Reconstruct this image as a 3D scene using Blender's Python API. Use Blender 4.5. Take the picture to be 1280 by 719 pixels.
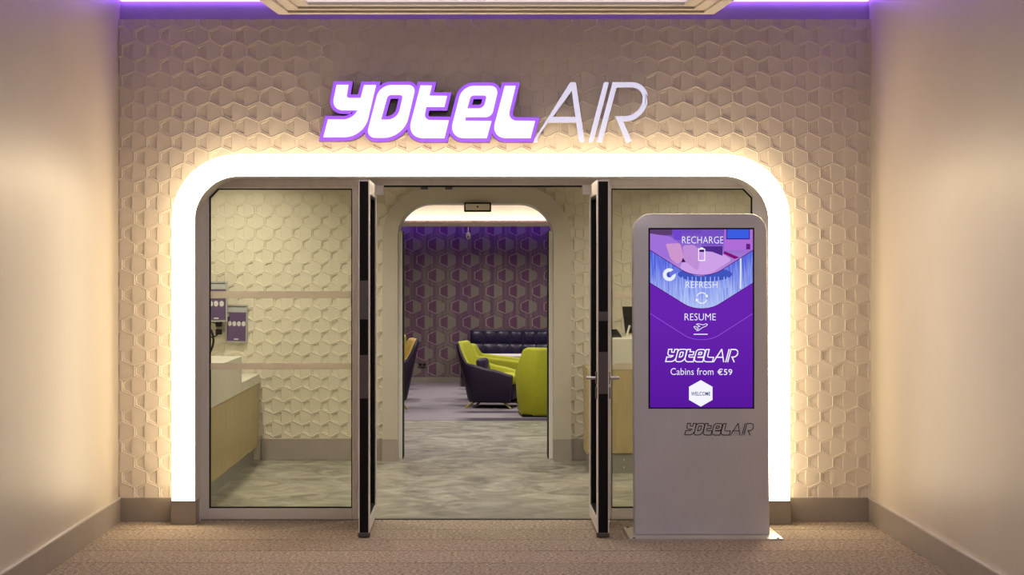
import bpy, bmesh, math, random
from mathutils import Vector, Matrix, geometry
random.seed(7)
for o in list(bpy.data.objects): bpy.data.objects.remove(o)
SC = bpy.context.scene
COL = SC.collection
# ------------------------------------------------------------------ camera, world, lights, exposure
D = 12.0; S0 = 182.0; F = D*S0; CZ = 1.742; VX, VY = 597.0, 335.0
cam = bpy.data.cameras.new('camera'); camo = bpy.data.objects.new('camera', cam); COL.objects.link(camo)
camo.location = (0, -D, CZ); camo.rotation_euler = (math.pi/2, 0, 0)
cam.sensor_width = 36; cam.lens = 36*F/1280.0
cam.shift_x = (640-VX)/1280.0; cam.shift_y = -(359.5-VY)/1280.0
cam.clip_start = .05; cam.clip_end = 100
SC.camera = camo
w = bpy.data.worlds.new('world'); SC.world = w; w.use_nodes = True
w.node_tree.nodes['Background'].inputs[0].default_value = (.68, .64, .66, 1)
w.node_tree.nodes['Background'].inputs[1].default_value = .15
SC.view_settings.view_transform = 'Standard'; SC.view_settings.look = 'None'
SC.view_settings.exposure = 0.0; SC.view_settings.gamma = 1.0
SC.view_settings.use_curve_mapping = False

def area(name, loc, size, energy, color, rot=(0, 0, 0), spread=180, sy=None, shape=None):
    l = bpy.data.lights.new(name, 'AREA'); l.energy = energy*(1.6 if name == 'lounge_downlight' else 1); l.color = color; l.size = size
    l.shape = shape or ('RECTANGLE' if sy else 'DISK')
    if sy: l.size_y = sy
    l.spread = math.radians(spread)
    o = bpy.data.objects.new(name, l); o.location = loc; o.rotation_euler = rot; COL.objects.link(o)
    return o
WARM = (1, .80, .52); RW = (1, .90, .72); NEUT = (1, .93, .84)
# reception downlights (ceiling 2.75)
for x, y, e in ((-2.1, 3.0, 21), (-2.15, 1.5, 16), (-.9, 1.9, 14), (.9, 1.9, 14), (2.1, 2.8, 16), (0, .9, 12), (2.1, 1.3, 13)):
    area('reception_downlight', (x, y, 2.73), .16, e, RW, spread=150)
# lounge lights
for x, y, e in ((0, 5.6, 22), (-1.6, 7, 14), (1.6, 7, 14), (0, 8.6, 14), (1.2, 10.3, 16), (-1.4, 10.8, 12), (-.2, 12.7, 15), (1.6, 12.8, 14)):
    area('lounge_downlight', (x, y, 2.78), .2, e, NEUT, spread=130)
# area lamps added nearer the viewer as ambient fill for the corridor
for y in (-3.0, -6.5, -10):
    area('corridor_fill', (0.1, y, 3.36), 1.6, 15, (1, .92, .90), sy=1.6)

# ------------------------------------------------------------------ projection helpers (distance -> real size)
def PX(px, Y): return (px-VX)*(D+Y)/F
def PZ(py, Y): return CZ-(py-VY)*(D+Y)/F

# ------------------------------------------------------------------ materials
def mat(name, color, rough=.5, metal=0, spec=.5, emit=None, es=1, bump=None, noise=None, coat=0):
    m = bpy.data.materials.new(name); m.use_nodes = True
    nt = m.node_tree; b = nt.nodes['Principled BSDF']
    b.inputs['Base Color'].default_value = (*color, 1); b.inputs['Roughness'].default_value = rough
    b.inputs['Metallic'].default_value = metal; b.inputs['Specular IOR Level'].default_value = spec
    b.inputs['Coat Weight'].default_value = coat
    tc = nt.nodes.new('ShaderNodeTexCoord')
    if emit:
        b.inputs['Emission Color'].default_value = (*emit, 1); b.inputs['Emission Strength'].default_value = es
    sc, amt, stretch = noise or (3.0, .04, (1, 1, 1))
    mp = nt.nodes.new('ShaderNodeMapping'); mp.inputs['Scale'].default_value = stretch
    nt.links.new(tc.outputs['Object'], mp.inputs[0])
    n = nt.nodes.new('ShaderNodeTexNoise'); n.inputs['Scale'].default_value = sc; n.inputs['Detail'].default_value = 5
    nt.links.new(mp.outputs[0], n.inputs['Vector'])
    r = nt.nodes.new('ShaderNodeMapRange'); r.inputs['From Min'].default_value = .3; r.inputs['From Max'].default_value = .7
    r.inputs['To Min'].default_value = 1-amt; r.inputs['To Max'].default_value = 1+amt
    nt.links.new(n.outputs['Fac'], r.inputs['Value'])
    mx = nt.nodes.new('ShaderNodeVectorMath'); mx.operation = 'SCALE'
    mx.inputs[0].default_value = color; nt.links.new(r.outputs[0], mx.inputs['Scale'])
    nt.links.new(mx.outputs[0], b.inputs['Base Color'])
    if bump:
        n2 = nt.nodes.new('ShaderNodeTexNoise'); n2.inputs['Scale'].default_value = bump[0]; n2.inputs['Detail'].default_value = 3
        nt.links.new(tc.outputs['Object'], n2.inputs['Vector'])
        bp = nt.nodes.new('ShaderNodeBump'); bp.inputs['Strength'].default_value = bump[1]; bp.inputs['Distance'].default_value = .004
        nt.links.new(n2.outputs['Fac'], bp.inputs['Height']); nt.links.new(bp.outputs[0], b.inputs['Normal'])
    return m

def emit_mat(name, color, s=1.0):
    m = bpy.data.materials.new(name); m.use_nodes = True; nt = m.node_tree
    nt.nodes.clear(); e = nt.nodes.new('ShaderNodeEmission'); o = nt.nodes.new('ShaderNodeOutputMaterial')
    e.inputs[0].default_value = (*color, 1); e.inputs[1].default_value = s
    nt.links.new(e.outputs[0], o.inputs[0]); return m

def srgb(r, g, b):
    f = lambda c: (c/255/12.92) if c/255 <= .04045 else ((c/255+.055)/1.055)**2.4
    return (f(r), f(g), f(b))

M = {}
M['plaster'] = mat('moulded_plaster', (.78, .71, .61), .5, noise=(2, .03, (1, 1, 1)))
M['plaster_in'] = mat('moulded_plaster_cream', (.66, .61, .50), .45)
M['paint'] = mat('corridor_paint', (.61, .545, .46), .42, spec=.35, noise=(1.2, .03, (1, 1, 1)), bump=(180, .04))
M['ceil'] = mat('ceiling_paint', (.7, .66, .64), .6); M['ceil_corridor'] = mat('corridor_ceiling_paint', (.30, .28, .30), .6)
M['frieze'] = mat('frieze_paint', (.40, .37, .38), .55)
M['trimgrey'] = mat('baseboard_grey', (.34, .30, .265), .38, noise=(6, .04, (1, 1, 1)))
M['cap'] = mat('baseboard_cap', (.62, .56, .52), .3)
M['alu'] = mat('satin_aluminium', (.80, .78, .76), .36, metal=.15, noise=(20, .03, (1, 1, .1)))
M['alu_light'] = mat('pale_aluminium', (.86, .84, .82), .34, metal=.15)
M['steel'] = mat('brushed_steel', (.62, .6, .58), .25, metal=1)
M['black'] = mat('black_rubber', (.006, .005, .005), .55, spec=.2)
M['dark'] = mat('dark_metal', (.14, .125, .12), .4, metal=.5)
M['lightbox'] = emit_mat('warm_lightbox', (1, .79, .50), 16.5); M['lightbox_side'] = emit_mat('warm_lightbox_side', (1, .77, .48), 3.8)
M['led'] = emit_mat('violet_led', (.28, .10, 1.0), 12)
M['led_dim'] = emit_mat('violet_led_lounge', (.22, .07, 1.0), 8); M['led_side'] = emit_mat('violet_led_corridor', (.26, .09, 1.0), 4)
M['led_warm'] = emit_mat('warm_led', (1, .84, .62), 22)
M['kiosk'] = mat('kiosk_silver', (.62, .63, .68), .36, metal=.15, bump=(400, .05))
M['kiosk_plate'] = mat('kiosk_plate', (.66, .62, .58), .3, metal=.3)
M['whitecorian'] = mat('white_solid_surface', (.62, .60, .52), .3)
M['wood'] = mat('pale_oak_laminate', (.44, .345, .175), .42, noise=(6, .10, (6, 6, .6)))
M['kick'] = mat('steel_toe_kick', (.33, .33, .30), .35, metal=.5)
M['lime'] = mat('lime_fabric', (.42, .43, .015), .75, bump=(220, .3), noise=(30, .05, (1, 1, 1)))
M['purple'] = mat('aubergine_leather', (.022, .011, .034), .48, spec=.35)
M['navy'] = mat('navy_leather', (.022, .014, .05), .36, spec=.4)
M['tan'] = mat('tan_cushion', (.60, .40, .08), .7)
M['tablewhite'] = mat('white_tabletop', (.75, .7, .72), .35)
M['oakleg'] = mat('oak_leg', (.30, .24, .08), .5)
M['portal'] = mat('portal_surround', (.50, .46, .385), .45)
M['white_plastic'] = mat('white_plastic', (.7, .68, .66), .4)
M['beige'] = mat('pelmet_beige', (.62, .55, .47), .6)

def glass_mat(name, tint, gl=1.45):
    m = bpy.data.materials.new(name); m.use_nodes = True; nt = m.node_tree; nt.nodes.clear()
    o = nt.nodes.new('ShaderNodeOutputMaterial'); t = nt.nodes.new('ShaderNodeBsdfTransparent')
    g = nt.nodes.new('ShaderNodeBsdfGlossy'); g.inputs['Roughness'].default_value = .03
    t.inputs[0].default_value = (*tint, 1)
    f = nt.nodes.new('ShaderNodeFresnel'); f.inputs[0].default_value = gl
    mx = nt.nodes.new('ShaderNodeMixShader')
    nt.links.new(f.outputs[0], mx.inputs[0]); nt.links.new(t.outputs[0], mx.inputs[1]); nt.links.new(g.outputs[0], mx.inputs[2])
    nt.links.new(mx.outputs[0], o.inputs[0]); return m
M['glass'] = glass_mat('clear_glass', (.96, .97, .93))
def frost_mat():
    m = bpy.data.materials.new('frosted_film'); m.use_nodes = True; nt = m.node_tree; nt.nodes.clear()
    o = nt.nodes.new('ShaderNodeOutputMaterial'); t = nt.nodes.new('ShaderNodeBsdfTransparent')
    d = nt.nodes.new('ShaderNodeBsdfDiffuse'); d.inputs[0].default_value = (.50, .47, .41, 1)
    tl = nt.nodes.new('ShaderNodeBsdfTranslucent'); tl.inputs[0].default_value = (.6, .57, .5, 1)
    a = nt.nodes.new('ShaderNodeAddShader'); mx = nt.nodes.new('ShaderNodeMixShader'); mx.inputs[0].default_value = .72
    nt.links.new(d.outputs[0], a.inputs[0]); nt.links.new(tl.outputs[0], a.inputs[1])
    nt.links.new(t.outputs[0], mx.inputs[1]); nt.links.new(a.outputs[0], mx.inputs[2]); nt.links.new(mx.outputs[0], o.inputs[0])
    return m
M['frost'] = frost_mat()

class NB:      # tiny math-node builder
    def __init__(s, nt): s.nt = nt
    def m(s, op, a, b=None, c=None):
        n = s.nt.nodes.new('ShaderNodeMath'); n.operation = op
        for i, v in enumerate((a, b, c)):
            if v is None: continue
            if isinstance(v, (int, float)): n.inputs[i].default_value = v
            else: s.nt.links.new(v, n.inputs[i])
        return n.outputs[0]
    def mix(s, f, a, b):
        n = s.nt.nodes.new('ShaderNodeMix'); n.data_type = 'RGBA'
        for i, v in ((0, f), (6, a), (7, b)):
            if isinstance(v, tuple): n.inputs[i].default_value = (*v, 1)
            elif isinstance(v, (int, float)): n.inputs[i].default_value = v
            else: s.nt.links.new(v, n.inputs[i])
        return n.outputs[2]

def carpet_mat(name, base, amt):
    m = mat(name, base, .95, spec=.1, noise=(150, amt, (1, 1, 1)), bump=(260, .9))
    nt = m.node_tree; b = nt.nodes['Principled BSDF']; B = NB(nt)
    src = b.inputs['Base Color'].links[0].from_socket
    oi = nt.nodes.new('ShaderNodeObjectInfo')
    v = B.m('ADD', B.m('MULTIPLY', oi.outputs['Random'], .14), .93)
    n = nt.nodes.new('ShaderNodeTexNoise'); n.inputs['Scale'].default_value = 48; n.inputs['Detail'].default_value = 3
    tc = nt.nodes.new('ShaderNodeTexCoord'); nt.links.new(tc.outputs['Object'], n.inputs['Vector'])
    v = B.m('MULTIPLY', v, B.m('MAXIMUM', B.m('ADD', B.m('MULTIPLY', B.m('SUBTRACT', n.outputs['Fac'], .5), 2.6), 1.0), .3))
    s = nt.nodes.new('ShaderNodeVectorMath'); s.operation = 'SCALE'
    nt.links.new(src, s.inputs[0]); nt.links.new(v, s.inputs['Scale']); nt.links.new(s.outputs[0], b.inputs['Base Color'])
    return m
M['carpet'] = carpet_mat('corridor_carpet', (.40, .33, .265), .6)

def vinyl_mat():
    m = mat('mottled_vinyl', (.30, .29, .24), .33, spec=.4)
    nt = m.node_tree; b = nt.nodes['Principled BSDF']
    tc = nt.nodes.new('ShaderNodeTexCoord'); mp = nt.nodes.new('ShaderNodeMapping'); mp.inputs['Scale'].default_value = (1.3, 1.1, 1)
    nt.links.new(tc.outputs['Object'], mp.inputs[0])
    n = nt.nodes.new('ShaderNodeTexNoise'); n.inputs['Scale'].default_value = 2.2; n.inputs['Detail'].default_value = 8
    n.inputs['Roughness'].default_value = .6; n.inputs['Distortion'].default_value = 1.6
    nt.links.new(mp.outputs[0], n.inputs['Vector'])
    cr = nt.nodes.new('ShaderNodeValToRGB'); e = cr.color_ramp.elements
    e[0].position = .32; e[0].color = (.13, .125, .105, 1); e[1].position = .70; e[1].color = (.44, .42, .36, 1)
    x = cr.color_ramp.elements.new(.52); x.color = (.28, .27, .225, 1)
    nt.links.new(n.outputs['Fac'], cr.inputs[0]); nt.links.new(cr.outputs[0], b.inputs['Base Color'])
    return m
M['vinyl'] = vinyl_mat()

def lounge_carpet():
    m = mat('lounge_carpet', (.33, .29, .34), .95, spec=.1, bump=(200, .6))
    nt = m.node_tree; b = nt.nodes['Principled BSDF']; B = NB(nt)
    g = nt.nodes.new('ShaderNodeNewGeometry'); sx = nt.nodes.new('ShaderNodeSeparateXYZ'); nt.links.new(g.outputs['Position'], sx.inputs[0])
    X, Y = sx.outputs[0], sx.outputs[1]
    row = B.m('FLOOR', B.m('DIVIDE', Y, .33))
    wn = nt.nodes.new('ShaderNodeTexWhiteNoise'); wn.noise_dimensions = '1D'; nt.links.new(row, wn.inputs['W'])
    # dark woven bars that run in under the seats on either side of a pale aisle, every third strip
    off = B.m('MULTIPLY', wn.outputs['Value'], .22)
    dist = B.m('SUBTRACT', B.m('ABSOLUTE', B.m('ADD', X, .57)), B.m('ADD', off, .18))
    fade = B.m('MULTIPLY', dist, 4.0); fade = B.m('MINIMUM', B.m('MAXIMUM', fade, 0), 1)
    par = B.m('MULTIPLY', fade, B.m('LESS_THAN', B.m('FRACT', B.m('DIVIDE', row, 3.0)), .2))
    n = nt.nodes.new('ShaderNodeTexNoise'); n.inputs['Scale'].default_value = 60; nt.links.new(g.outputs['Position'], n.inputs['Vector'])
    base = B.mix(n.outputs['Fac'], (.19, .165, .19), (.32, .285, .32))
    c = B.mix(par, base, (.075, .06, .085)); nt.links.new(c, b.inputs['Base Color']); return m
M['loungecarpet'] = lounge_carpet()

def wallpaper():
    m = mat('hexagon_wallpaper', (.2, .1, .2), .75, spec=.2)
    nt = m.node_tree; b = nt.nodes['Principled BSDF']; B = NB(nt)
    g = nt.nodes.new('ShaderNodeNewGeometry'); sx = nt.nodes.new('ShaderNodeSeparateXYZ'); nt.links.new(g.outputs['Position'], sx.inputs[0])
    P, R = .350, .236
    Wn = nt.nodes.new('ShaderNodeTexNoise'); Wn.inputs['Scale'].default_value = 34; nt.links.new(g.outputs['Position'], Wn.inputs['Vector'])
    wob = B.m('MULTIPLY', B.m('SUBTRACT', Wn.outputs['Fac'], .5), .10)
    X = B.m('ADD', sx.outputs[0], 10*P+PX(603, 14.4)*-1+0.0); Z = B.m('ADD', sx.outputs[2], R*10-PZ(305.5, 14.4))
    def cell(ox, oz):
        cx = B.m('SUBTRACT', B.m('MODULO', B.m('ADD', X, ox+P/2), P), P/2)
        cz = B.m('SUBTRACT', B.m('MODULO', B.m('ADD', Z, oz+R), 2*R), R)
        ax, az = B.m('ABSOLUTE', cx), B.m('ABSOLUTE', cz)
        # stretched hexagon distance
        d = B.m('MAXIMUM', B.m('DIVIDE', ax, P/2), B.m('ADD', B.m('MULTIPLY', ax, .5/(P/2)*1.0), B.m('DIVIDE', az, R*.665*1.0)))
        d = B.m('ADD', d, wob)
        return cx, cz, d
    c1 = cell(0, 0); c2 = cell(P/2, R)
    sel = B.m('LESS_THAN', c1[2], c2[2])
    def pick(i): return B.m('ADD', B.m('MULTIPLY', c1[i], sel), B.m('MULTIPLY', c2[i], B.m('SUBTRACT', 1, sel)))
    cx, d = pick(0), pick(2)
    inner = B.m('LESS_THAN', d, .66); line = B.m('LESS_THAN', B.m('ABSOLUTE', B.m('SUBTRACT', d, .66)), .035)
    ring = B.m('LESS_THAN', B.m('ABSOLUTE', B.m('SUBTRACT', d, .84)), .05)
    left = B.m('LESS_THAN', cx, 0.0)
    st = nt.nodes.new('ShaderNodeTexNoise'); st.inputs['Scale'].default_value = 1; st.inputs['Detail'].default_value = 4
    mp = nt.nodes.new('ShaderNodeMapping'); mp.inputs['Scale'].default_value = (16, 1, .25); nt.links.new(g.outputs['Position'], mp.inputs[0]); nt.links.new(mp.outputs[0], st.inputs['Vector'])
    stf = B.m('MINIMUM', B.m('MAXIMUM', B.m('MULTIPLY', B.m('SUBTRACT', st.outputs['Fac'], .42), 6), 0), 1)
    bg = B.mix(stf, (.17, .095, .15), (.235, .185, .17))
    col = B.mix(B.m('MULTIPLY', ring, .35), bg, (.12, .06, .11))
    half = B.mix(left, (.28, .265, .205), (.15, .06, .125))
    col = B.mix(B.m('MULTIPLY', inner, .75), col, half)
    col = B.mix(B.m('MULTIPLY', line, B.m('ADD', B.m('MULTIPLY', left, .55), .25)), col, (.46, .34, .38))
    nt.links.new(col, b.inputs['Base Color']); return m
M['wallpaper'] = wallpaper()

# ------------------------------------------------------------------ mesh helpers
def tag(o, label=None, cat=None, group=None, kind=None):
    if label: o['label'] = label
    if cat: o['category'] = cat
    if group: o['group'] = group
    if kind: o['kind'] = kind
    return o
def empty(name, loc=(0, 0, 0), rz=0):
    o = bpy.data.objects.new(name, None); o.location = loc; o.rotation_euler = (0, 0, rz); o.empty_display_size = .1
    COL.objects.link(o); return o
class MB:
    def __init__(s): s.bm = bmesh.new()
    def box(s, x0, x1, y0, y1, z0, z1, bev=0, rot=None, seg=1):
        t = bmesh.new(); bmesh.ops.create_cube(t, size=1)
        bmesh.ops.scale(t, vec=(abs(x1-x0), abs(y1-y0), abs(z1-z0)), verts=t.verts)
        if bev: bmesh.ops.bevel(t, geom=list(t.edges), offset=bev, segments=seg, affect='EDGES', profile=.5)
        if rot: bmesh.ops.rotate(t, cent=(0, 0, 0), matrix=rot, verts=t.verts)
        bmesh.ops.translate(t, vec=((x0+x1)/2, (y0+y1)/2, (z0+z1)/2), verts=t.verts)
        return s.merge(t)
    def merge(s, t):
        me = bpy.data.meshes.new('t'); t.to_mesh(me); t.free(); s.bm.from_mesh(me); bpy.data.meshes.remove(me); return s
    def raw(s, vs, fs):
        v = [s.bm.verts.new(p) for p in vs]
        for f in fs:
            try: s.bm.faces.new([v[i] for i in f])
            except ValueError: pass
        return s
    def prism(s, loops, y0, y1, fn=None):
        """loops: outline then holes in (x,z); extruded from y0 (front) to y1 (back)"""
        fn = fn or (lambda x, y, z: (x, y, z))
        tri = geometry.tessellate_polygon([[Vector((p[0], p[1], 0)) for p in l] for l in loops])
        flat = [p for l in loops for p in l]; n = len(flat)
        vs = [fn(p[0], y0, p[1]) for p in flat]+[fn(p[0], y1, p[1]) for p in flat]
        fs = [tuple(t) for t in tri]
        if abs(y1-y0) > 1e-9:
            fs += [tuple(i+n for i in reversed(t)) for t in tri]
            k = 0
            for l in loops:
                for i in range(len(l)):
                    a, b = k+i, k+(i+1) % len(l); fs.append((a, b, b+n, a+n))
                k += len(l)
        else: vs = vs[:n]
        return s.raw(vs, fs)
    def cyl(s, p0, p1, r, r2=None, n=14):
        p0, p1 = Vector(p0), Vector(p1); d = p1-p0
        t = bmesh.new(); bmesh.ops.create_cone(t, cap_ends=True, segments=n, radius1=r, radius2=r if r2 is None else r2, depth=d.length)
        bmesh.ops.transform(t, matrix=Matrix.Translation((p0+p1)/2) @ d.to_track_quat('Z', 'Y').to_matrix().to_4x4(), verts=t.verts)
        return s.merge(t)
    def ball(s, c, r, sc=(1, 1, 1), n=12):
        t = bmesh.new(); bmesh.ops.create_uvsphere(t, u_segments=n, v_segments=max(6, n//2+2), radius=r)
        bmesh.ops.scale(t, vec=sc, verts=t.verts); bmesh.ops.translate(t, vec=c, verts=t.verts); return s.merge(t)
    def tube(s, pts, r, n=8):
        for a, b in zip(pts[:-1], pts[1:]): s.cyl(a, b, r, n=n)
        for p in pts[1:-1]: s.ball(p, r, n=n)
        return s
    def xf(s, mtx): bmesh.ops.transform(s.bm, matrix=mtx, verts=s.bm.verts); return s
    def build(s, name, m, parent=None, smooth=False, recalc=True, loc=None):
        if recalc: bmesh.ops.recalc_face_normals(s.bm, faces=s.bm.faces)
        me = bpy.data.meshes.new(name); s.bm.to_mesh(me); s.bm.free()
        me.materials.append(m)
        if smooth:
            for p in me.polygons: p.use_smooth = True
            if smooth != 'all':
                try: me.set_sharp_from_angle(angle=math.radians(38))
                except Exception: pass
        o = bpy.data.objects.new(name, me); COL.objects.link(o)
        if parent: o.parent = parent
        if loc: o.location = loc
        return o

def fillet(pts, n=8):
    """pts: (x,y,t): corner with tangent length t, rounded by a conic close to a circular arc"""
    out = []; N = len(pts)
    for i, p in enumerate(pts):
        x, y = p[0], p[1]; t = p[2] if len(p) > 2 else 0
        if t <= 0: out.append((x, y)); continue
        P = Vector((x, y)); A = Vector(pts[i-1][:2])-P; B = Vector(pts[(i+1) % N][:2])-P
        ta = min(t, A.length*.98); tb = min(t, B.length*.98)
        a = P+A.normalized()*ta; b = P+B.normalized()*tb; wq = .72
        for k in range(n+1):
            u = k/n; d = (1-u)**2+2*u*(1-u)*wq+u*u
            q = (a*(1-u)**2+P*2*u*(1-u)*wq+b*u*u)/d; out.append((q.x, q.y))
    return out
def sarea(l): return sum(l[i-1][0]*l[i][1]-l[i][0]*l[i-1][1] for i in range(len(l)))/2
def offset(l, d):
    """grow (d>0) a closed loop with limited mitres"""
    q = [l[0]]
    for p in l[1:]:
        if math.dist(p, q[-1]) > 1e-6: q.append(p)
    if math.dist(q[0], q[-1]) < 1e-6: q.pop()
    l = q; s = 1 if sarea(l) > 0 else -1; out = []; N = len(l)
    for i in range(N):
        a, b, c = Vector(l[i-1]), Vector(l[i]), Vector(l[(i+1) % N])
        n1 = (b-a).normalized(); n2 = (c-b).normalized()
        n1 = Vector((n1.y, -n1.x))*s; n2 = Vector((n2.y, -n2.x))*s
        h = (n1+n2); h = h.normalized() if h.length > 1e-6 else n1
        k = min(1/max(.3, h.dot(n1)), 1.9)
        r = b+h*d*k; out.append((r.x, r.y))
    return out
def ribbon(pts, wd):
    """open stroke -> closed polygon"""
    L, R = [], []; N = len(pts)
    for i in range(N):
        b = Vector(pts[i]); a = Vector(pts[i-1]) if i else None; c = Vector(pts[i+1]) if i < N-1 else None
        d1 = (b-a).normalized() if a is not None else None; d2 = (c-b).normalized() if c is not None else None
        if d1 is None: d1 = d2
        if d2 is None: d2 = d1
        n1 = Vector((-d1.y, d1.x)); n2 = Vector((-d2.y, d2.x)); h = (n1+n2).normalized(); k = min(1/max(.35, h.dot(n1)), 2.2)
        L.append(tuple(b+h*wd/2*k)); R.append(tuple(b-h*wd/2*k))
    return L+R[::-1]
def rrect(x0, x1, z0, z1, r, n=14):
    """open-bottomed doorway outline: rounded only at the top"""
    out = [(x0, z0)]
    for k in range(n+1):
        a = math.pi-k*math.pi/2/n; out.append((x0+r+r*math.cos(a), z1-r+r*math.sin(a)))
    for k in range(n+1):
        a = math.pi/2-k*math.pi/2/n; out.append((x1-r+r*math.cos(a), z1-r+r*math.sin(a)))
    out.append((x1, z0)); return out
def arch(outer, inner):  # closed band polygon between two open-bottom outlines
    return outer+inner[::-1]

# ------------------------------------------------------------------ hexagonal relief tile
W2, SB, SCc = .0857, .0335, .0712; PIT, ROW = .1714, .1047
def hex_mesh_data():
    def hx(i, h): return [(-W2+i, -h, SB-i*.25), (0, -h, SCc-i*1.1), (W2-i, -h, SB-i*.25), (W2-i, -h, -SB+i*.25), (0, -h, -SCc+i*1.1), (-W2+i, -h, -SB+i*.25)]
    v = hx(0, .0046)+hx(.0020, .0038)+hx(.0050, .0)
    f = []
    for k in (0, 6):
        for i in range(6): f.append((k+i, k+(i+1) % 6, k+6+(i+1) % 6, k+6+i))
    v = [(a, b if i < 12 else b, c) for i, (a, b, c) in enumerate(v)]
    v[13] = (0, -.0012, v[13][2]); v[16] = (0, -.0012, v[16][2])
    p = [(-.0725, -.0002, -.0190), (-.0725, -.0002, .0190), (-.0660, -.0004, .0275), (-.0150, -.0010, .0485), (-.0150, -.0010, -.0485), (-.0660, -.0004, -.0275)]
    b = [(-.0688, .0076, -.0172), (-.0688, .0076, .0172), (-.0635, .0076, .0245), (-.0180, .0076, .0430), (-.0180, .0076, -.0430), (-.0635, .0076, -.0245)]
    v += p+b                                      # 18..23 rim, 24..29 floor
    f += [(12, 13, 21, 20), (12, 20, 19), (17, 12, 19, 18), (17, 18, 23), (16, 17, 23, 22), (13, 16, 22, 21)]
    for i in range(6): f.append((18+i, 18+(i+1) % 6, 24+(i+1) % 6, 24+i))
    f.append((24, 25, 26, 27, 28, 29)); f.append((13, 14, 15, 16))
    return v, f
HV, HF = hex_mesh_data()
def hex_wall(parent, y, x0c, z0c, xr, zr, keep, limit, material, focus, view=lambda x, z: True):
    me = bpy.data.meshes.new('hexagonal_tile'); me.from_pydata(HV, [], HF)
    bm = bmesh.new(); bm.from_mesh(me); bmesh.ops.recalc_face_normals(bm, faces=bm.faces)
    if bm.faces[-1].normal.y > 0: bmesh.ops.reverse_faces(bm, faces=bm.faces)
    bm.to_mesh(me); bm.free(); me.materials.append(material)
    whole, edge = [], []
    for j in range(-40, 41):
        z = z0c+j*ROW
        if z < zr[0]-SCc or z > zr[1]+SCc: continue
        for i in range(-40, 41):
            x = x0c+(i+(.5 if j % 2 else 0))*PIT
            if x < xr[0]-W2+.002 or x > xr[1]+W2-.002 or not keep(x, z): continue
            ins = x-W2 >= xr[0] and x+W2 <= xr[1] and z-SCc >= zr[0] and z+SCc <= zr[1]
            (whole if ins and view(x, z) else edge).append((x, z))
    whole.sort(key=lambda p: (p[0]-focus[0])**2+(p[1]-focus[1])**2)
    edge += whole[limit:]; whole = whole[:limit]
    for x, z in whole:
        o = bpy.data.objects.new('hexagonal_tile', me); o.location = (x, y, z); COL.objects.link(o); o.parent = parent
    t = bmesh.new()
    for x, z in edge:
        vs = [t.verts.new((a+x, b+y, c+z)) for a, b, c in HV]
        for q in HF: t.faces.new([vs[k] for k in q])
    bmesh.ops.recalc_face_normals(t, faces=t.faces)
    for co, no in (((xr[0], 0, 0), (-1, 0, 0)), ((xr[1], 0, 0), (1, 0, 0)), ((0, 0, zr[0]), (0, 0, -1)), ((0, 0, zr[1]), (0, 0, 1))):
        bmesh.ops.bisect_plane(t, geom=list(t.verts)+list(t.edges)+list(t.faces), plane_co=co, plane_no=no, clear_outer=True)
    m = MB(); m.merge(t); o = m.build('hexagonal_tiles', material, parent, recalc=False)
    # consistent facing towards the viewer side
    for p in o.data.polygons: pass
    tag(o, kind='stuff'); return o

# ================================================================== SETTING
XL, XR = -2.467, 2.700
FA = MB(); FA.box(XL-.1, XR+.1, -13.5, .13, -.12, -.006); floor = FA.build('floor', M['carpet'])
tag(floor, 'brown-grey corridor carpet floor in front of the lit doorway', 'floor', kind='structure')
tw, td = .86, .44
tmesh = None
r0 = .07
for r in range(6):
    ya = r0-r*td; xo = -((r*.37) % 1)*tw
    x = XL+xo
    while x < XR:
        a, b = max(x, XL+.002)+.0004, min(x+tw, XR-.002)-.0004
        if b-a > .03:
            m_ = MB(); lift = random.uniform(0, .0005)
            m_.box(a, b, ya-td+.004, ya-.004, -.006, lift)
            m_.build('carpet_tile', M['carpet'], floor)
        x += tw
m_ = MB(); m_.box(XL, XR, -13.4, r0-6*td-.0015, -.006, .0006); tag(m_.build('carpet_field', M['carpet'], floor))
m_ = MB(); m_.box(-3.3, 3.4, .13, 7.92, -.12, 0.0)
fl2 = m_.build('floor', M['vinyl']); tag(fl2, 'mottled grey-green vinyl floor inside the reception', 'floor', kind='structure')
m_ = MB(); m_.box(XL+.3, XR-.3, .095, .135, -.006, .004); m_.build('threshold_strip', M['dark'], fl2)
m_ = MB(); m_.box(-4.5, 4.5, 7.92, 14.5, -.12, 0.004)
fl3 = m_.build('floor', M['loungecarpet']); tag(fl3, 'lilac-grey lounge carpet with dark woven bars', 'floor', kind='structure')

# front wall with rounded doorway
IX0, IX1, IZ = -1.923, 1.9775, 2.367; IR = .30
OX0, OX1, OZ = -2.075, 2.119, 2.513; ORr = .44
inner = rrect(IX0, IX1, 0, IZ, IR); inner2 = rrect(IX0-.005, IX1+.005, 0, IZ+.005, IR)
WT = 3.45
wallpoly = [(XL, 0), (XL, WT), (XR, WT), (XR, 0)]+inner2[::-1]
m_ = MB(); m_.prism([wallpoly], .0078, .25)
wf = m_.build('wall_front', M['plaster']); tag(wf, 'cream hexagon relief wall around the lit doorway', 'wall', kind='structure')
midr = rrect(OX0+.055, OX1-.055, 0, OZ-.055, ORr-.05)
def inside_round(x, z):
    x0, x1, zt, r = OX0+.072, OX1-.072, OZ-.068, ORr-.06
    if x < x0 or x > x1 or z > zt: return False
    if z > zt-r:
        for cx in (x0+r, x1-r):
            if (x < x0+r and cx == x0+r) or (x > x1-r and cx == x1-r):
                return (x-cx)**2+(z-(zt-r))**2 < r*r
    return True
hex_wall(wf, 0, PX(183.3, 0), PZ(44.5, 0), (XL, XR), (.14, WT), lambda x, z: not inside_round(x, z), 300, M['plaster'], (.0, 2.75))
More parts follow.
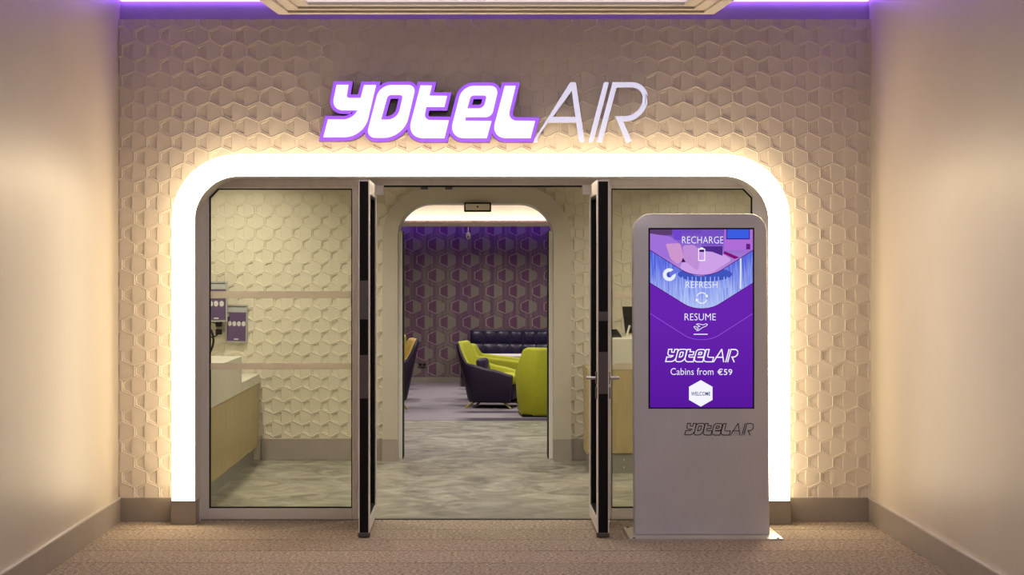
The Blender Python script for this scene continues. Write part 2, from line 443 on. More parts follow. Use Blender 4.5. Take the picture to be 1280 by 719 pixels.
# smooth violet lit frieze above the relief
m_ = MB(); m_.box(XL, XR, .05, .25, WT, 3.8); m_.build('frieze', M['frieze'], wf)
m_ = MB(); m_.box(XL+.01, XR-.01, .020, .045, 3.580, 3.600)
tag(m_.build('violet_light_strip', M['led']), 'violet light strip along the top of the hexagon wall', 'light')

m_ = MB(); m_.box(XL-.15, XL, -13.5, .25, -.1, 3.8); wl = m_.build('wall_left', M['paint']); tag(wl, 'plain satin wall left of the hexagon wall', 'wall', kind='structure')
m_ = MB(); m_.box(XR, XR+.15, -13.5, .25, -.1, 3.8); wr = m_.build('wall_right', M['paint']); tag(wr, 'plain satin wall right of the hexagon wall', 'wall', kind='structure')
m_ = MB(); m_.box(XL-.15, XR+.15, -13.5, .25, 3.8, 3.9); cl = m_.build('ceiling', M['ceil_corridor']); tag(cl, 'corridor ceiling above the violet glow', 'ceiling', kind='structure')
for x, nm, lab in ((XL+.03, 'l', 'violet light strip along the top of the left corridor wall'), (XR-.05, 'r', 'violet light strip along the top of the right corridor wall')):
    m_ = MB(); m_.box(x, x+.02, -9, -.02, 3.71, 3.725); tag(m_.build('violet_light_strip', M['led_side']), lab, 'light')

def baseb(name, box, capbox, label):
    m_ = MB(); m_.box(*box, bev=.002); b = m_.build(name, M['trimgrey']); tag(b, label, 'baseboard', kind='structure')
    if capbox:
        m_ = MB(); m_.box(*capbox, bev=.001); m_.build('cap_strip', M['cap'], b)
    return b
baseb('baseboard_left', (XL, XL+.018, -13.4, .0, 0, .160), (XL, XL+.022, -13.4, .0, .160, .172), 'grey baseboard along the left corridor wall')
baseb('baseboard_right', (XR-.018, XR, -13.4, .0, 0, .160), (XR-.022, XR, -13.4, .0, .160, .172), 'grey baseboard along the right corridor wall')
baseb('baseboard_front', (XL+.018, OX0, -.02, .0078, 0, .165), None, 'short grey baseboard of hexagon wall, left of doorway')
baseb('baseboard_front', (OX1, XR-.018, -.02, .0078, 0, .165), None, 'short grey baseboard of hexagon wall, right of doorway')

# ------------------------------------------------------------------ lit surround
ls = empty('illuminated_surround', (0.02, -.05, 0)); off = (-.02, .05, 0)
tag(ls, 'glowing warm-white rounded light frame around the entrance', 'light')
def put(o): o.location = off; return o
ZB = .162
m_ = MB(); m_.prism([arch(rrect(OX0+.001, OX1-.001, ZB, OZ-.001, ORr, 22), rrect(IX0+.003, IX1-.003, ZB, IZ-.003, IR, 22))], -.138, -.128)
put(m_.build('light_diffuser', M['lightbox'], ls, smooth=True))
m_ = MB(); m_.prism([arch(rrect(OX0, OX1, ZB, OZ, ORr, 22), rrect(IX0+.003, IX1-.003, ZB, IZ-.003, IR, 22))], -.128, .0)
put(m_.build('side_diffuser', M['lightbox_side'], ls, smooth=True))
# grey metal lining inside the glowing frame, running through the wall
m_ = MB(); m_.prism([arch(rrect(IX0+.002, IX1-.002, 0, IZ-.002, IR, 22), rrect(IX0+.010, IX1-.010, 0, IZ-.010, IR-.006, 22))], -.140, .26)
put(m_.build('metal_lining', M['alu'], ls, smooth=True))
for a, b in ((OX0-.008, IX0+.012), (IX1-.012, OX1+.008)):
    m_ = MB(); m_.box(a, b, -.146, 0, 0, ZB, bev=.002); put(m_.build('plinth', M['trimgrey'], ls))

# ------------------------------------------------------------------ aluminium shopfront
fy0, fy1 = .085, .145
HB = 2.313
tr = empty('trim_1', (0, .115, 0)); tag(tr, 'grey aluminium head frame across the top of the entrance', 'frame', kind='structure')
m_ = MB(); m_.box(-1.915, 1.97, fy0, fy1, HB, 2.357, bev=.003); o = m_.build('head_rail', M['alu'], tr, loc=(0, -.115, 0))
m_ = MB(); m_.box(-.83, .90, fy0+.01, fy1, HB-.010, HB, bev=.001); m_.build('seal', M['black'], tr, loc=(0, -.115, 0))
for x in (-.37, -.20):
    m_ = MB(); m_.box(x-.025, x+.025, fy0+.015, fy1-.01, HB-.028, HB-.008, bev=.003); m_.build('latch_keeper', M['dark'], tr, loc=(0, -.115, 0))
def sidelight(name, xo, xi, a, b, lab):
    """xo..: jamb a0-a1, glass, mullion b0-b1"""
    w_ = empty(name, ((a[0]+b[1])/2, .115, 0)); tag(w_, lab, 'window', kind='structure'); lo = (-(a[0]+b[1])/2, -.115, 0)
    gx0, gx1 = a[1], b[0]
    for p, q in (a, b):
        m_ = MB(); m_.box(p, q, fy0, fy1, 0, HB, bev=.004); m_.build('window_stile', M['alu'], w_, loc=lo)
    m_ = MB(); m_.box(gx0, gx1, fy0, fy1, 0, .078, bev=.004); m_.build('bottom_rail', M['alu_light'], w_, loc=lo)
    m_ = MB(); m_.box(gx0, gx1, fy0+.004, fy1, HB-.022, HB, bev=.003); m_.build('top_rail', M['alu'], w_, loc=lo)
    m_ = MB()
    for bx in ((gx0, gx0+.007, .078, HB-.022), (gx1-.007, gx1, .078, HB-.022), (gx0, gx1, .078, .085), (gx0, gx1, HB-.029, HB-.022)):
        m_.box(bx[0], bx[1], fy0+.012, fy1-.012, bx[2], bx[3])
    m_.build('gasket', M['black'], w_, loc=lo)
    cx = gx0 if gx0 < 0 else gx1; sg = 1 if gx0 < 0 else -1
    m_ = MB(); m_.prism([[(cx, HB-.022), (cx+sg*.06, HB-.022), (cx, HB-.082)]], fy0+.002, fy1-.004); m_.build('corner_gusset', M['alu'], w_, loc=lo)
    m_ = MB(); m_.prism([[(cx+sg*.058, HB-.022), (cx+sg*.070, HB-.022), (cx, HB-.094), (cx, HB-.080)]], fy0+.012, fy1-.012); m_.build('gusset_gasket', M['black'], w_, loc=lo)
    m_ = MB(); m_.box(gx0+.002, gx1-.002, .111, .119, .08, HB-.024); m_.build('pane', M['glass'], w_, loc=lo)
    for z0, z1 in ((1.531, 1.581), (1.037, 1.082)):
        m_ = MB(); m_.box(gx0+.007, gx1-.007, .1085, .1105, z0, z1); m_.build('frosted_band', M['frost'], w_, loc=lo)
    return w_
sidelight('window_1', 0, 0, (-1.918, -1.858), (-.868, -.824), 'fixed glass sidelight left of the open doors, two frosted bands')
sidelight('window_2', 0, 0, (.876, .926), (1.902, 1.973), 'fixed glass sidelight right of the doors, behind the kiosk')

# ------------------------------------------------------------------ open door leaves (90 degrees outwards)
def leaf(name, x0, x1, inner_sign, lab, handles):
    dz0, dz1 = .012, 2.312; yh, yf = .082, -.735
    cx = (x0+x1)/2; d = empty(name, (cx, yh, 0)); tag(d, lab, 'door', kind='structure'); lo = (-cx, -yh, 0)
    L = lambda mb, n, m, p=d, **k: mb.build(n, m, p, loc=lo if p is d else None, **k)
    lip = .007; sw = .095
    for n_, ya, yb in (('free_stile', yf, yf+sw), ('hinge_stile', yh-.075, yh)):
        m_ = MB(); m_.box(x0, x0+lip, ya, yb, dz0+.02, dz1, bev=.001); m_.box(x1-lip, x1, ya, yb, dz0+.02, dz1, bev=.001)
        m_.box(x0+lip, x1-lip, ya+.012, yb-.004, dz0+.02, dz1)
        st = L(m_, n_, M['alu_light'])
        m_ = MB(); ye = ya if n_ == 'free_stile' else yb
        m_.box(x0+lip, x1-lip, ye-(.0 if n_ == 'free_stile' else .012), ye+(.012 if n_ == 'free_stile' else 0), dz0+.02, dz1-.012, bev=.001)
        m_.box(x0+.02, x0+.026, ye-(.002), ye+.004, dz0+.03, dz1-.02)
        m_.build('edge_insert', M['black'], st)
        if n_ == 'free_stile': fs = st
    for n_, za, zb in (('bottom_rail', dz0+.02, .115), ('top_rail', dz1-.09, dz1)):
        m_ = MB(); m_.box(x0, x1, yf+sw, yh-.075, za, zb, bev=.003); L(m_, n_, M['alu_light'])
    m_ = MB(); m_.box(x0-.004, x1+.004, yf-.004, yf+.05, dz0-.006, dz0+.022, bev=.003); L(m_, 'floor_guide', M['dark'])
    m_ = MB()
    for q in ((yf+sw, yf+sw+.02, .115, dz1-.09), (yh-.095, yh-.075, .115, dz1-.09), (yf+sw, yh-.075, .115, .13), (yf+sw, yh-.075, dz1-.105, dz1-.09)):
        m_.box(x0+.008, x1-.008, q[0], q[1], q[2], q[3])
    L(m_, 'gasket', M['black'])
    m_ = MB(); m_.box(cx-.004, cx+.004, yf+sw+.004, yh-.08, .12, dz1-.095); L(m_, 'pane', M['glass'])
    # closer arm block at the hinge head
    bx = (x1-.004, x1+.052) if inner_sign > 0 else (x0-.052, x0+.004)
    m_ = MB(); m_.box(bx[0], bx[1], -.02, .05, 2.245, 2.312, bev=.004); L(m_, 'closer_block', M['white_plastic'])
    # lock plates on the free edge
    for za, zb in handles['plates']:
        m_ = MB(); m_.box(x0+lip+.001, x1-lip-.001, yf-.003, yf+.001, za, zb, bev=.001)
        m_.box(x0+lip+.001, x0+lip+.022, yf-.005, yf, za, zb)
        pl = m_.build('lock_plate', M['dark'], fs)
    if handles.get('lever'):
        zc = handles['lever']
        for s_, xf in ((-1, x0), (1, x1)):
            m_ = MB(); m_.cyl((xf, yf+.045, zc), (xf+s_*.05, yf+.045, zc), .010)
            m_.tube([(xf+s_*.05, yf+.045, zc), (xf+s_*.055, yf+.09, zc), (xf+s_*.058, yf+.15, zc)], .010)
            m_.cyl((xf+s_*.01, yf+.045, zc), (xf+s_*.068, yf+.045, zc), .011)
            h = L(m_, 'lever_handle', M['steel'], smooth=True)
            m_ = MB(); m_.box(xf-.001 if s_ > 0 else xf-.008, xf+.008 if s_ > 0 else xf+.001, yf+.025, yf+.065, zc-.04, zc+.04, bev=.003)
            m_.box(xf-.001 if s_ > 0 else xf-.009, xf+.009 if s_ > 0 else xf+.001, yf+.025, yf+.065, zc-.135, zc-.06, bev=.003)
            L(m_, 'escutcheon', M['dark'])
    for z in (.35, 1.2, 2.0):
        hx = x0 if inner_sign > 0 else x1
        m_ = MB(); m_.cyl((hx, yh+.002, z-.05), (hx, yh+.002, z+.05), .009); L(m_, 'hinge', M['dark'])
    return d
leaf('door_1', -.768, -.698, 1, 'left glass door leaf standing open, black edge, no lever', {'plates': ((1.41, 1.66), (.90, 1.18))})
leaf('door_2', .772, .848, -1, 'right glass door leaf standing open, steel lever handles', {'plates': ((1.40, 1.46), (.93, 1.20)), 'lever': 1.03})

# ------------------------------------------------------------------ sign
K = 1/7.99
def cv(pts, ox, oy): return [(ox+p[0]*K, oy+p[1]*K, (p[2]*K if len(p) > 2 else 0)) for p in pts]
G = []   # (outer, holes) in photo pixels
G.append((cv([(207, 90), (325, 90), (303, 221, 30), (447, 221), (481, 92), (600, 92), (478, 612, 190), (75, 612), (120, 435), (372, 435, 95), (415, 343), (155, 343, 112)], 395, 95), []))
G.append((cv([(636, 92, 115), (1000, 92, 78), (876, 620, 200), (499, 618, 95)], 395, 95), [cv([(718, 190, 35), (870, 190, 32), (815, 437, 100), (650, 437)], 395, 95)]))
G.append((cv([(365, 95), (478, 97), (453, 198), (630, 200), (603, 310), (423, 310), (395, 441, 68), (648, 444), (604, 622), (228, 622, 160)], 480, 95), []))
G.append((cv([(143, 100, 115), (510, 100, 88), (436, 412, 60), (176, 412, 4), (172, 448, 4), (435, 450), (388, 622), (8, 622, 150)], 560, 95), [cv([(228, 195, 30), (388, 195, 30), (358, 325, 52), (192, 325)], 560, 95)]))
G.append((cv([(567, 100), (675, 100), (592, 447, 95), (870, 450), (825, 622), (428, 622, 150)], 560, 95), []))
GB = [list(g) for g in G]
GB[0][0] = [p if i != 2 else (p[0], p[1], 0) for i, p in enumerate(G[0][0])]
GB[3][0] = G[3][0][:2]+cv([(436, 430, 12)], 560, 95)+G[3][0][5:]
GB = [(fillet(a), [fillet(h) for h in hs]) for a, hs in GB]
G = [(fillet(a), [fillet(h) for h in hs]) for a, hs in G]
air = [[(34, 652), (408, 84), (418, 84), (500, 652)], [(140, 433), (462, 433)], [(590, 655), (746, 66)]]
airR = fillet([(676, 655, 0), (828, 84, 0), (1145, 84, 145), (1125, 425, 200), (874, 425, 0), (974, 655, 0)])
AIR = [[(665+p[0]*K, 95+p[1]*K) for p in s_] for s_ in air+[airR]]
A_poly = cv([(10, 655), (385, 60, 12), (438, 60, 12), (526, 655, 14), (476, 655, 14), (446, 458), (160, 458), (60, 600), (52, 655)], 665, 95)
A_hole = cv([(205, 408), (438, 408), (400, 140)], 665, 95)
AP = (fillet(A_poly), [[p[:2] for p in A_hole]])
I_poly = fillet(cv([(566, 655, 14), (722, 58, 14), (770, 58, 14), (614, 655, 14)], 665, 95))

sg = empty('illuminated_sign', (0, -.05, 2.75)); tag(sg, 'glowing white and violet YOTEL lettering with lilac AIR above the doorway', 'sign')
def sp(x, y, z): return (PX(x, -.11), y, PZ(z, -.11))
M['sign_white'] = emit_mat('sign_face_white', (1, .97, 1), 1.2)
M['sign_violet'] = mat('sign_border_violet', (.35, .12, .8), .4, emit=(.33, .10, .90), es=.85)
M['sign_lilac'] = mat('sign_letters_lilac', (.60, .60, .72), .8, spec=.1, emit=(.66, .66, .86), es=.80)  # emission stands in for front light falling on the AIR letters
M['sign_side'] = mat('sign_return_dark_violet', (.09, .02, .16), .5)
lo = (0, .05, -2.75)
names = ['letter_y', 'letter_o', 'letter_t', 'letter_e', 'letter_l']
for i, (a, hs) in enumerate(GB):
    m_ = MB(); m_.prism([offset(a, 4.7)]+[offset(h, -4.7) for h in hs], -.108-.0004*i, -.006, sp)
    b = m_.build(names[i], M['sign_side'], sg, loc=lo)
    m_ = MB(); m_.prism([offset(a, 4.55)]+[offset(h, -4.6) for h in hs], -.112-.0004*i, -.107, sp); m_.build('violet_border', M['sign_violet'], b)
for i, (a, hs) in enumerate(G):
    m_ = MB(); m_.prism([a]+hs, -.120, -.110, sp); m_.build('white_face', M['sign_white'], sg, loc=lo)
M['sign_return'] = mat('sign_return_lilac', (.62, .62, .72), .6)
for nm, lp in (('letter_a', [offset(AP[0], .25)]+[offset(h, -.25) for h in AP[1]]), ('letter_i', [offset(I_poly, .2)]), ('letter_r', [ribbon(AIR[3], 6.5)])):
    m_ = MB(); m_.prism(lp, -.083, -.035, sp); b = m_.build(nm, M['sign_return'], sg, loc=lo)
    m_ = MB(); m_.prism(lp, -.086, -.083, sp); m_.build('lilac_face', M['sign_lilac'], b)
for px_, py_ in ((712, 108), (728, 160), (752, 130), (742, 165), (763, 130), (806, 118), (785, 170)):
    x_, z_ = PX(px_, -.06), PZ(py_, -.06)
    m_ = MB(); m_.cyl((x_, -.036, z_), (x_, .005, z_), .006, n=6); m_.build('stand_off_pin', M['dark'], sg, loc=lo)

# ------------------------------------------------------------------ ceiling tray
tz = 3.35
tray = empty('ceiling_tray', (0.1, -4, tz)); tag(tray, 'stepped pale cornice tray hanging below the violet glow', 'ceiling fixture')
def trap(i): return [(-1.263+i, -.92-i), (1.496-i, -.92-i), (2.05-i, -7.5+i), (-1.82+i, -7.5+i)]
M['tray'] = mat('tray_paint', (.62, .56, .50), .5)
M['traypanel'] = mat('tray_panel', (.8, .78, .84), .25, emit=(.95, .88, 1), es=.35)
prev = None
for k in range(3):
    a, b = trap(.07*k), trap(.07*(k+1)); z = tz+.014*k
    m_ = MB(); vs = [(*p, z) for p in a]+[(*p, z) for p in b]+[(*p, z+.016) for p in a]+[(*p, z+.016) for p in b]
    fs = []
    for i in range(4):
        j = (i+1) % 4; fs += [(i, j, 4+j, 4+i), (8+i, 8+j, 12+j, 12+i), (i, j, 8+j, 8+i), (4+i, 4+j, 12+j, 12+i)]
    m_.raw(vs, fs); m_.build('cornice_step', M['tray'], tray, loc=(-.1, 4, -tz))
a = trap(.0); m_ = MB(); m_.raw([(*p, tz+.09) for p in a]+[(*p, tz+.02) for p in a]+[(*p, tz+.09) for p in trap(.3)], [(0, 1, 2, 3), (0, 1, 5, 4), (1, 2, 6, 5), (2, 3, 7, 6), (3, 0, 4, 7)])
m_.build('tray_top', M['tray'], tray, loc=(-.1, 4, -tz))
a = trap(.205); m_ = MB(); m_.raw([(*p, tz+.046) for p in a]+[(*p, tz+.056) for p in a], [(0, 1, 2, 3), (4, 5, 6, 7), (0, 1, 5, 4), (1, 2, 6, 5), (2, 3, 7, 6), (3, 0, 4, 7)])
m_.build('light_panel', M['traypanel'], tray, loc=(-.1, 4, -tz))
for x_, y_ in ((-.9, -1.5), (1.1, -1.5), (-1.2, -6.5), (1.4, -6.5)):
    m_ = MB(); m_.cyl((x_, y_, tz+.085), (x_, y_, 3.8), .012, n=8); m_.build('hanger_rod', M['dark'], tray, loc=(-.1, 4, -tz))

# ------------------------------------------------------------------ kiosk
LEAN = .055; KY = -.68; KX = PX(877, KY)
kk = empty('digital_kiosk', (KX, KY+.07, 0)); tag(kk, 'tall silver digital kiosk with a lit violet advertising screen', 'kiosk')
TM = Matrix.Rotation(-math.atan(LEAN), 4, 'X')
def kp(px, py):
    """photo point on the leaning front face -> local (u, v) on the face"""
    z = 1.0
    for _ in range(12): z = CZ-(py-VY)*(D+KY+LEAN*z)/F
    return ((px-VX)*(D+KY+LEAN*z)/F-KX, z*math.sqrt(1+LEAN**2))
def kfn(dy=0):      # photo pixels + depth in front of face -> kiosk local coordinates
    def f(x, y, z):
        u, v = kp(x, z); p = TM @ Vector((u, y, v)); return (p.x, p.y-.07, p.z)
    return f
kf = kfn()
def loc3(u, y, v): p = TM @ Vector((u, y, v)); return (p.x, p.y-.07, p.z)
uL, vB = kp(793, 671); uR, vT = kp(961, 267)
uL = -.441+.0; uL, _ = kp(792.5, 480); uR, _ = kp(960.5, 480)
body = rrect(uL, uR, .014, vT, .115, 10)
def inset_body(i): return rrect(uL+i, uR-i, .014, vT-i, .115-i, 10)
m_ = MB()
ls_ = [(inset_body(.010), -.0), (inset_body(.003), .003), (body, .011), (body, .120), (inset_body(.003), .128), (inset_body(.010), .131)]
n = len(body); vs, fs = [], []
for l, y in ls_: vs += [loc3(p[0], y, p[1]) for p in l]
for k in range(len(ls_)-1):
    for i in range(n): fs.append((k*n+i, k*n+(i+1) % n, (k+1)*n+(i+1) % n, (k+1)*n+i))
fs += [tuple(range(n)), tuple(range((len(ls_)-1)*n, len(ls_)*n))]
m_.raw(vs, fs); kb = m_.build('housing', M['kiosk'], kk, smooth=True)
m_ = MB(); vs = []
x0, x1 = PX(787, -.844)-KX, PX(979, -.844)-KX
for z in (0.0005, .012):
    for x, y in ((x0, -.844), (x1, -.844), (x1, -.34), (x0, -.34)): vs.append((x, y-(KY+.07), z))
m_.raw(vs, [(0, 1, 2, 3), (4, 5, 6, 7), (0, 1, 5, 4), (1, 2, 6, 5), (2, 3, 7, 6), (3, 0, 4, 7)]); bp_ = m_.build('base_plate', M['kiosk_plate'], kk)
for x in (x0+.03, x1-.03):
    for y in (-.825, -.36): m_ = MB(); m_.cyl((x, y-(KY+.07), .011), (x, y-(KY+.07), .017), .009, n=8); m_.build('fixing_bolt', M['dark'], kk)
# screen
def kpoly(loops, y0, y1, name, m, parent): 
    q = MB(); q.prism(loops, y0, y1, kf); return q.build(name, m, parent)
R4 = lambda a, b, c, d: [(a, b), (c, b), (c, d), (a, d)]
M['bezel'] = mat('screen_bezel_black', (.004, .003, .006), .2)
scr = kpoly([R4(810.5, 285, 942.8, 511)], -.002, .004, 'screen', M['bezel'], kk)
SCE = {}
def E(name, c, s=1.0):
    if name not in SCE: SCE[name] = emit_mat('screen_'+name, srgb(*c), s)
    return SCE[name]
def grad_mat(name, c1, c2, axis, lo_, hi, s=1.0, streak=0):
    m = bpy.data.materials.new('screen_'+name); m.use_nodes = True; nt = m.node_tree; nt.nodes.clear(); B = NB(nt)
    tc = nt.nodes.new('ShaderNodeTexCoord'); sx = nt.nodes.new('ShaderNodeSeparateXYZ'); nt.links.new(tc.outputs['Object'], sx.inputs[0])
    f = B.m('DIVIDE', B.m('SUBTRACT', sx.outputs[axis], lo_), hi-lo_); f = B.m('MINIMUM', B.m('MAXIMUM', f, 0), 1)
    if streak:
        n = nt.nodes.new('ShaderNodeTexNoise'); n.inputs['Scale'].default_value = 1; n.inputs['Detail'].default_value = 3
        mp = nt.nodes.new('ShaderNodeMapping'); mp.inputs['Scale'].default_value = (110, 1, 6); nt.links.new(tc.outputs['Object'], mp.inputs[0]); nt.links.new(mp.outputs[0], n.inputs['Vector'])
        f = B.m('ADD', f, B.m('MULTIPLY', B.m('SUBTRACT', n.outputs['Fac'], .5), streak)); f = B.m('MINIMUM', B.m('MAXIMUM', f, 0), 1)
    e = nt.nodes.new('ShaderNodeEmission'); o = nt.nodes.new('ShaderNodeOutputMaterial'); e.inputs[1].default_value = s
    nt.links.new(B.mix(f, c1, c2), e.inputs[0]); nt.links.new(e.outputs[0], o.inputs[0]); return m
zlo, zhi = kf(877, 0, 508)[2], kf(877, 0, 390)[2]
lay = [-.0026]
def L_(loops, name, m):
    y = lay[0]; lay[0] -= .00022
    return kpoly(loops, y, y, name, m, scr)
L_([R4(812.5, 287, 940.8, 509.5)], 'violet_background', grad_mat('violet', srgb(88, 24, 158), srgb(104, 36, 174), 2, zlo, zhi))
def chev(ty, by, t=26):  # filled region between top line and V edge
    return [p for p in fillet([(812.5, 287, 0), (940.8, 287, 0), (940.8, ty, 0), (877, by, t), (812.5, ty, 0)], 10)]
L_([chev(354, 394)], 'shower_picture', grad_mat('shower', srgb(84, 100, 222), srgb(190, 208, 250), 2, kf(877, 0, 325)[2], kf(877, 0, 400)[2], streak=1.6))
def ell(cx, cy, rx, ry, n=28, a0=0): return [(cx+rx*math.cos(2*math.pi*i/n), cy+ry*math.sin(2*math.pi*i/n)) for i in range(n)]
L_([ell(881, 343, 34, 9)], 'shower_head', E('head', (66, 84, 190)))
for k in range(11):
    x = 853+k*5.6+random.uniform(-1, 1); L_([R4(x, 346, x+1.1, 374-abs(x-877)*.45)], 'water_stream', E('stream', (160, 178, 246)))
L_([R4(924.6, 322, 926.6, 361)], 'shower_rail', E('rail', (225, 232, 255)))
L_([ell(836.5, 343.5, 8, 8)], 'shower_valve', E('valve', (232, 238, 255)))
L_([ell(836.5, 343.5, 3.4, 3.6)], 'valve_hub', E('hub', (70, 80, 190)))
L_([[(836, 341), (847, 334), (850, 338), (838, 346)]], 'valve_arm', E('arm', (104, 118, 220)))
L_([chev(313, 353.5, 30)], 'cabin_picture', grad_mat('cabin', srgb(196, 150, 225), srgb(110, 74, 190), 2, kf(877, 0, 350)[2], kf(877, 0, 290)[2]))
L_([R4(812.5, 287, 840, 294)], 'dark_shelf', E('shelf', (92, 62, 112)))
L_([R4(842, 287, 852, 300)], 'curtain', E('curtain', (112, 70, 205)))
L_([[(812.5, 292), (838, 296), (850, 305), (862, 330), (840, 327), (812.5, 312)]], 'mattress_edge', E('mattress', (160, 112, 218)))
L_([fillet([(858, 308, 4), (898, 314, 10), (915, 325, 4), (877, 349, 14), (850, 336, 3)])], 'bed_sheet', E('sheet', (205, 160, 232)))
L_([fillet([(832, 305, 2), (850, 304, 3), (855, 322, 3), (848, 331, 4), (838, 324, 3)])], 'pillow', E('pillow', (205, 150, 205)))
L_([fillet([(853, 307, 3), (870, 306, 6), (876, 322, 3), (872, 339, 3), (855, 326, 3)])], 'pillow', E('pillow2', (192, 142, 214)))
L_([[(853.5, 322), (857, 328), (851.5, 328)]], 'pillow_gap', E('gap', (60, 20, 80)))
L_([R4(877, 287, 904, 307)], 'cabin_wall', E('cwall', (118, 80, 196)))
L_([[(877, 308), (903, 308), (903, 320), (890, 315), (877, 314)]], 'headboard', E('headb', (80, 44, 140)))
L_([R4(905, 287, 940.8, 313)], 'cabin_side_wall', E('side', (176, 108, 214)))
L_([R4(907.5, 286.8, 937, 299.5)], 'television_frame', E('tvf', (44, 30, 130)))
L_([R4(908.5, 287, 936, 298.3)], 'television_picture', E('tv', (60, 92, 226)))
L_([[(905, 314), (924, 322), (918, 324), (904, 317)]], 'bench_edge', E('bench', (130, 14, 120)))
L_([R4(932.5, 305, 937.5, 312)], 'socket', E('sock', (96, 30, 130)))
WH = E('white', (245, 245, 255)); LIL = E('lilac', (150, 86, 220))
def stroke(pts, wd, name, m): L_([ribbon(pts, wd)], name, m)
def vline(ty, by, t, wd, name, m):
    q = fillet([(812.5, ty, 0), (877, by, t), (940.8, ty, 0), (877, -500, 0)], 10)[:-1]; stroke(q, wd, name, m)
vline(313, 353.5, 30, .9, 'picture_border', E('edge', (92, 10, 120))); vline(354, 394, 26, .9, 'picture_border', E('edge', (92, 10, 120)))
vline(392, 433, 26, .7, 'chevron_line', LIL)
def text(s, x0, x1, yb, yt, name, m, parent=scr, fn=kf, y=None, off_=0.0):
    cu = bpy.data.curves.new('t', 'FONT'); cu.body = s; cu.resolution_u = 3; cu.offset = off_; cu.space_character = 1.02
    to = bpy.data.objects.new('t', cu); COL.objects.link(to)
    dg = bpy.context.evaluated_depsgraph_get(); me = bpy.data.meshes.new_from_object(to.evaluated_get(dg))
    bpy.data.objects.remove(to)
    xs = [v.co.x for v in me.vertices]; ys = [v.co.y for v in me.vertices]
    a, b, c, d = min(xs), max(xs), max(0, min(ys)), max(ys)
    if y is None: y = lay[0]; lay[0] -= .00022
    for v in me.vertices:
        px = x0+(v.co.x-a)/(b-a)*(x1-x0); py = yb+(v.co.y-0)/(d-0)*(yt-yb)
        v.co = fn(px, y, py)
    me.materials.clear(); me.materials.append(m); o = bpy.data.objects.new(name, me); COL.objects.link(o); o.parent = parent; return o
text('RECHARGE', 852.4, 904, 304.6, 295.8, 'lettering', WH, off_=-.012)
text('REFRESH', 857, 896.4, 360.3, 352, 'lettering', WH, off_=-.012)
text('RESUME', 855.5, 894.5, 400.6, 392, 'lettering', WH, off_=-.008)
text('Cabins from', 838, 891.5, 468.8, 460.3, 'lettering', WH, off_=-.005)
text('€59', 896.5, 915, 468.8, 461, 'lettering', WH, off_=.004)
L_([[(875.7, 475.3), (890.3, 483.6), (890.3, 500), (875.7, 508.4), (861, 500), (861, 483.6)]], 'white_hexagon', WH)
text('WELCOME', 863.6, 887.6, 494.6, 489.8, 'lettering', E('navytext', (62, 56, 120)), off_=.015)
L_([fillet([(872.5, 311, 1), (881.2, 311, 1), (881.2, 326.5, 1), (872.5, 326.5, 1)]), fillet([(873.6, 312.2, .5), (880.1, 312.2, .5), (880.1, 325.3, .5), (873.6, 325.3, .5)])], 'battery_icon', WH)
L_([R4(875, 309.6, 878.8, 311)], 'battery_icon', WH); L_([R4(873.8, 312.4, 880, 315.2)], 'battery_level', E('dk', (50, 24, 96)))
for a0 in (20, 200):
    arc = [(876.9+6.6*math.cos(math.radians(a0+t)), 372.7+6.6*math.sin(math.radians(a0+t))) for t in range(0, 131, 10)]
    stroke(arc, 1.1, 'refresh_icon', WH); q = arc[-1]; a_ = math.radians(a0+130)
    tx, ty = -math.sin(a_), math.cos(a_); nx, ny = math.cos(a_), math.sin(a_)
    L_([[(q[0]+nx*2.2, q[1]+ny*2.2), (q[0]-nx*2.2, q[1]-ny*2.2), (q[0]+tx*3.2, q[1]+ty*3.2)]], 'refresh_icon', WH)
pl = [(867, 408.8), (868.6, 408), (871, 409.4), (874.4, 408), (870.2, 405.6), (872.2, 404.8), (878.6, 406.3), (882.3, 404.9), (884, 405.7), (883, 407.4), (877.8, 409.6), (872.6, 413.4), (870.6, 413.6), (873, 410.6), (869.4, 411.9)]
stroke(pl+[pl[0]], .75, 'aeroplane_icon', WH); stroke([(866.7, 418), (884.3, 418)], 1.1, 'aeroplane_icon', WH)
def logo(x0, x1, yt, yb, off_, m_line, m_face, parent, y0=None, aw=1.0, lw_air=6.4):
    sx, sy = (x1-x0)/(810-399.0), (yb-yt)/(179-101.0)
    T = lambda l: [(x0+(p[0]-399)*sx, yt+(p[1]-101)*sy) for p in l]
    def put_(loops, nm, m):
        if y0 is None: L_(loops, nm, m)
        else:
            y = y0[0]; y0[0] -= .00022; kpoly(loops, y, y, nm, m, parent)
    for a, hs in GB:
        put_([T(offset(a, off_))]+[T(offset(h, -off_)) for h in hs], 'logo_outline', m_line)
    for a, hs in G:
        put_([T(offset(a, -1.2))]+[T(offset(h, 1.2)) for h in hs], 'logo_letter', m_face)
    for s_ in (AIR[0], AIR[1], AIR[2], AIR[3]): put_([T(ribbon(s_, lw_air))], 'logo_stroke', m_line)
VB = E('logoface', (98, 31, 168))
logo(831, 922.5, 436, 453.4, 4.6, WH, VB, scr)
M['kprint'] = mat('black_print', (.012, .010, .012), .5)
ky = [-.0004]
logo(855, 942.5, 528.6, 545, 3.9, M['kprint'], M['kiosk'], kk, y0=ky, lw_air=4.5)

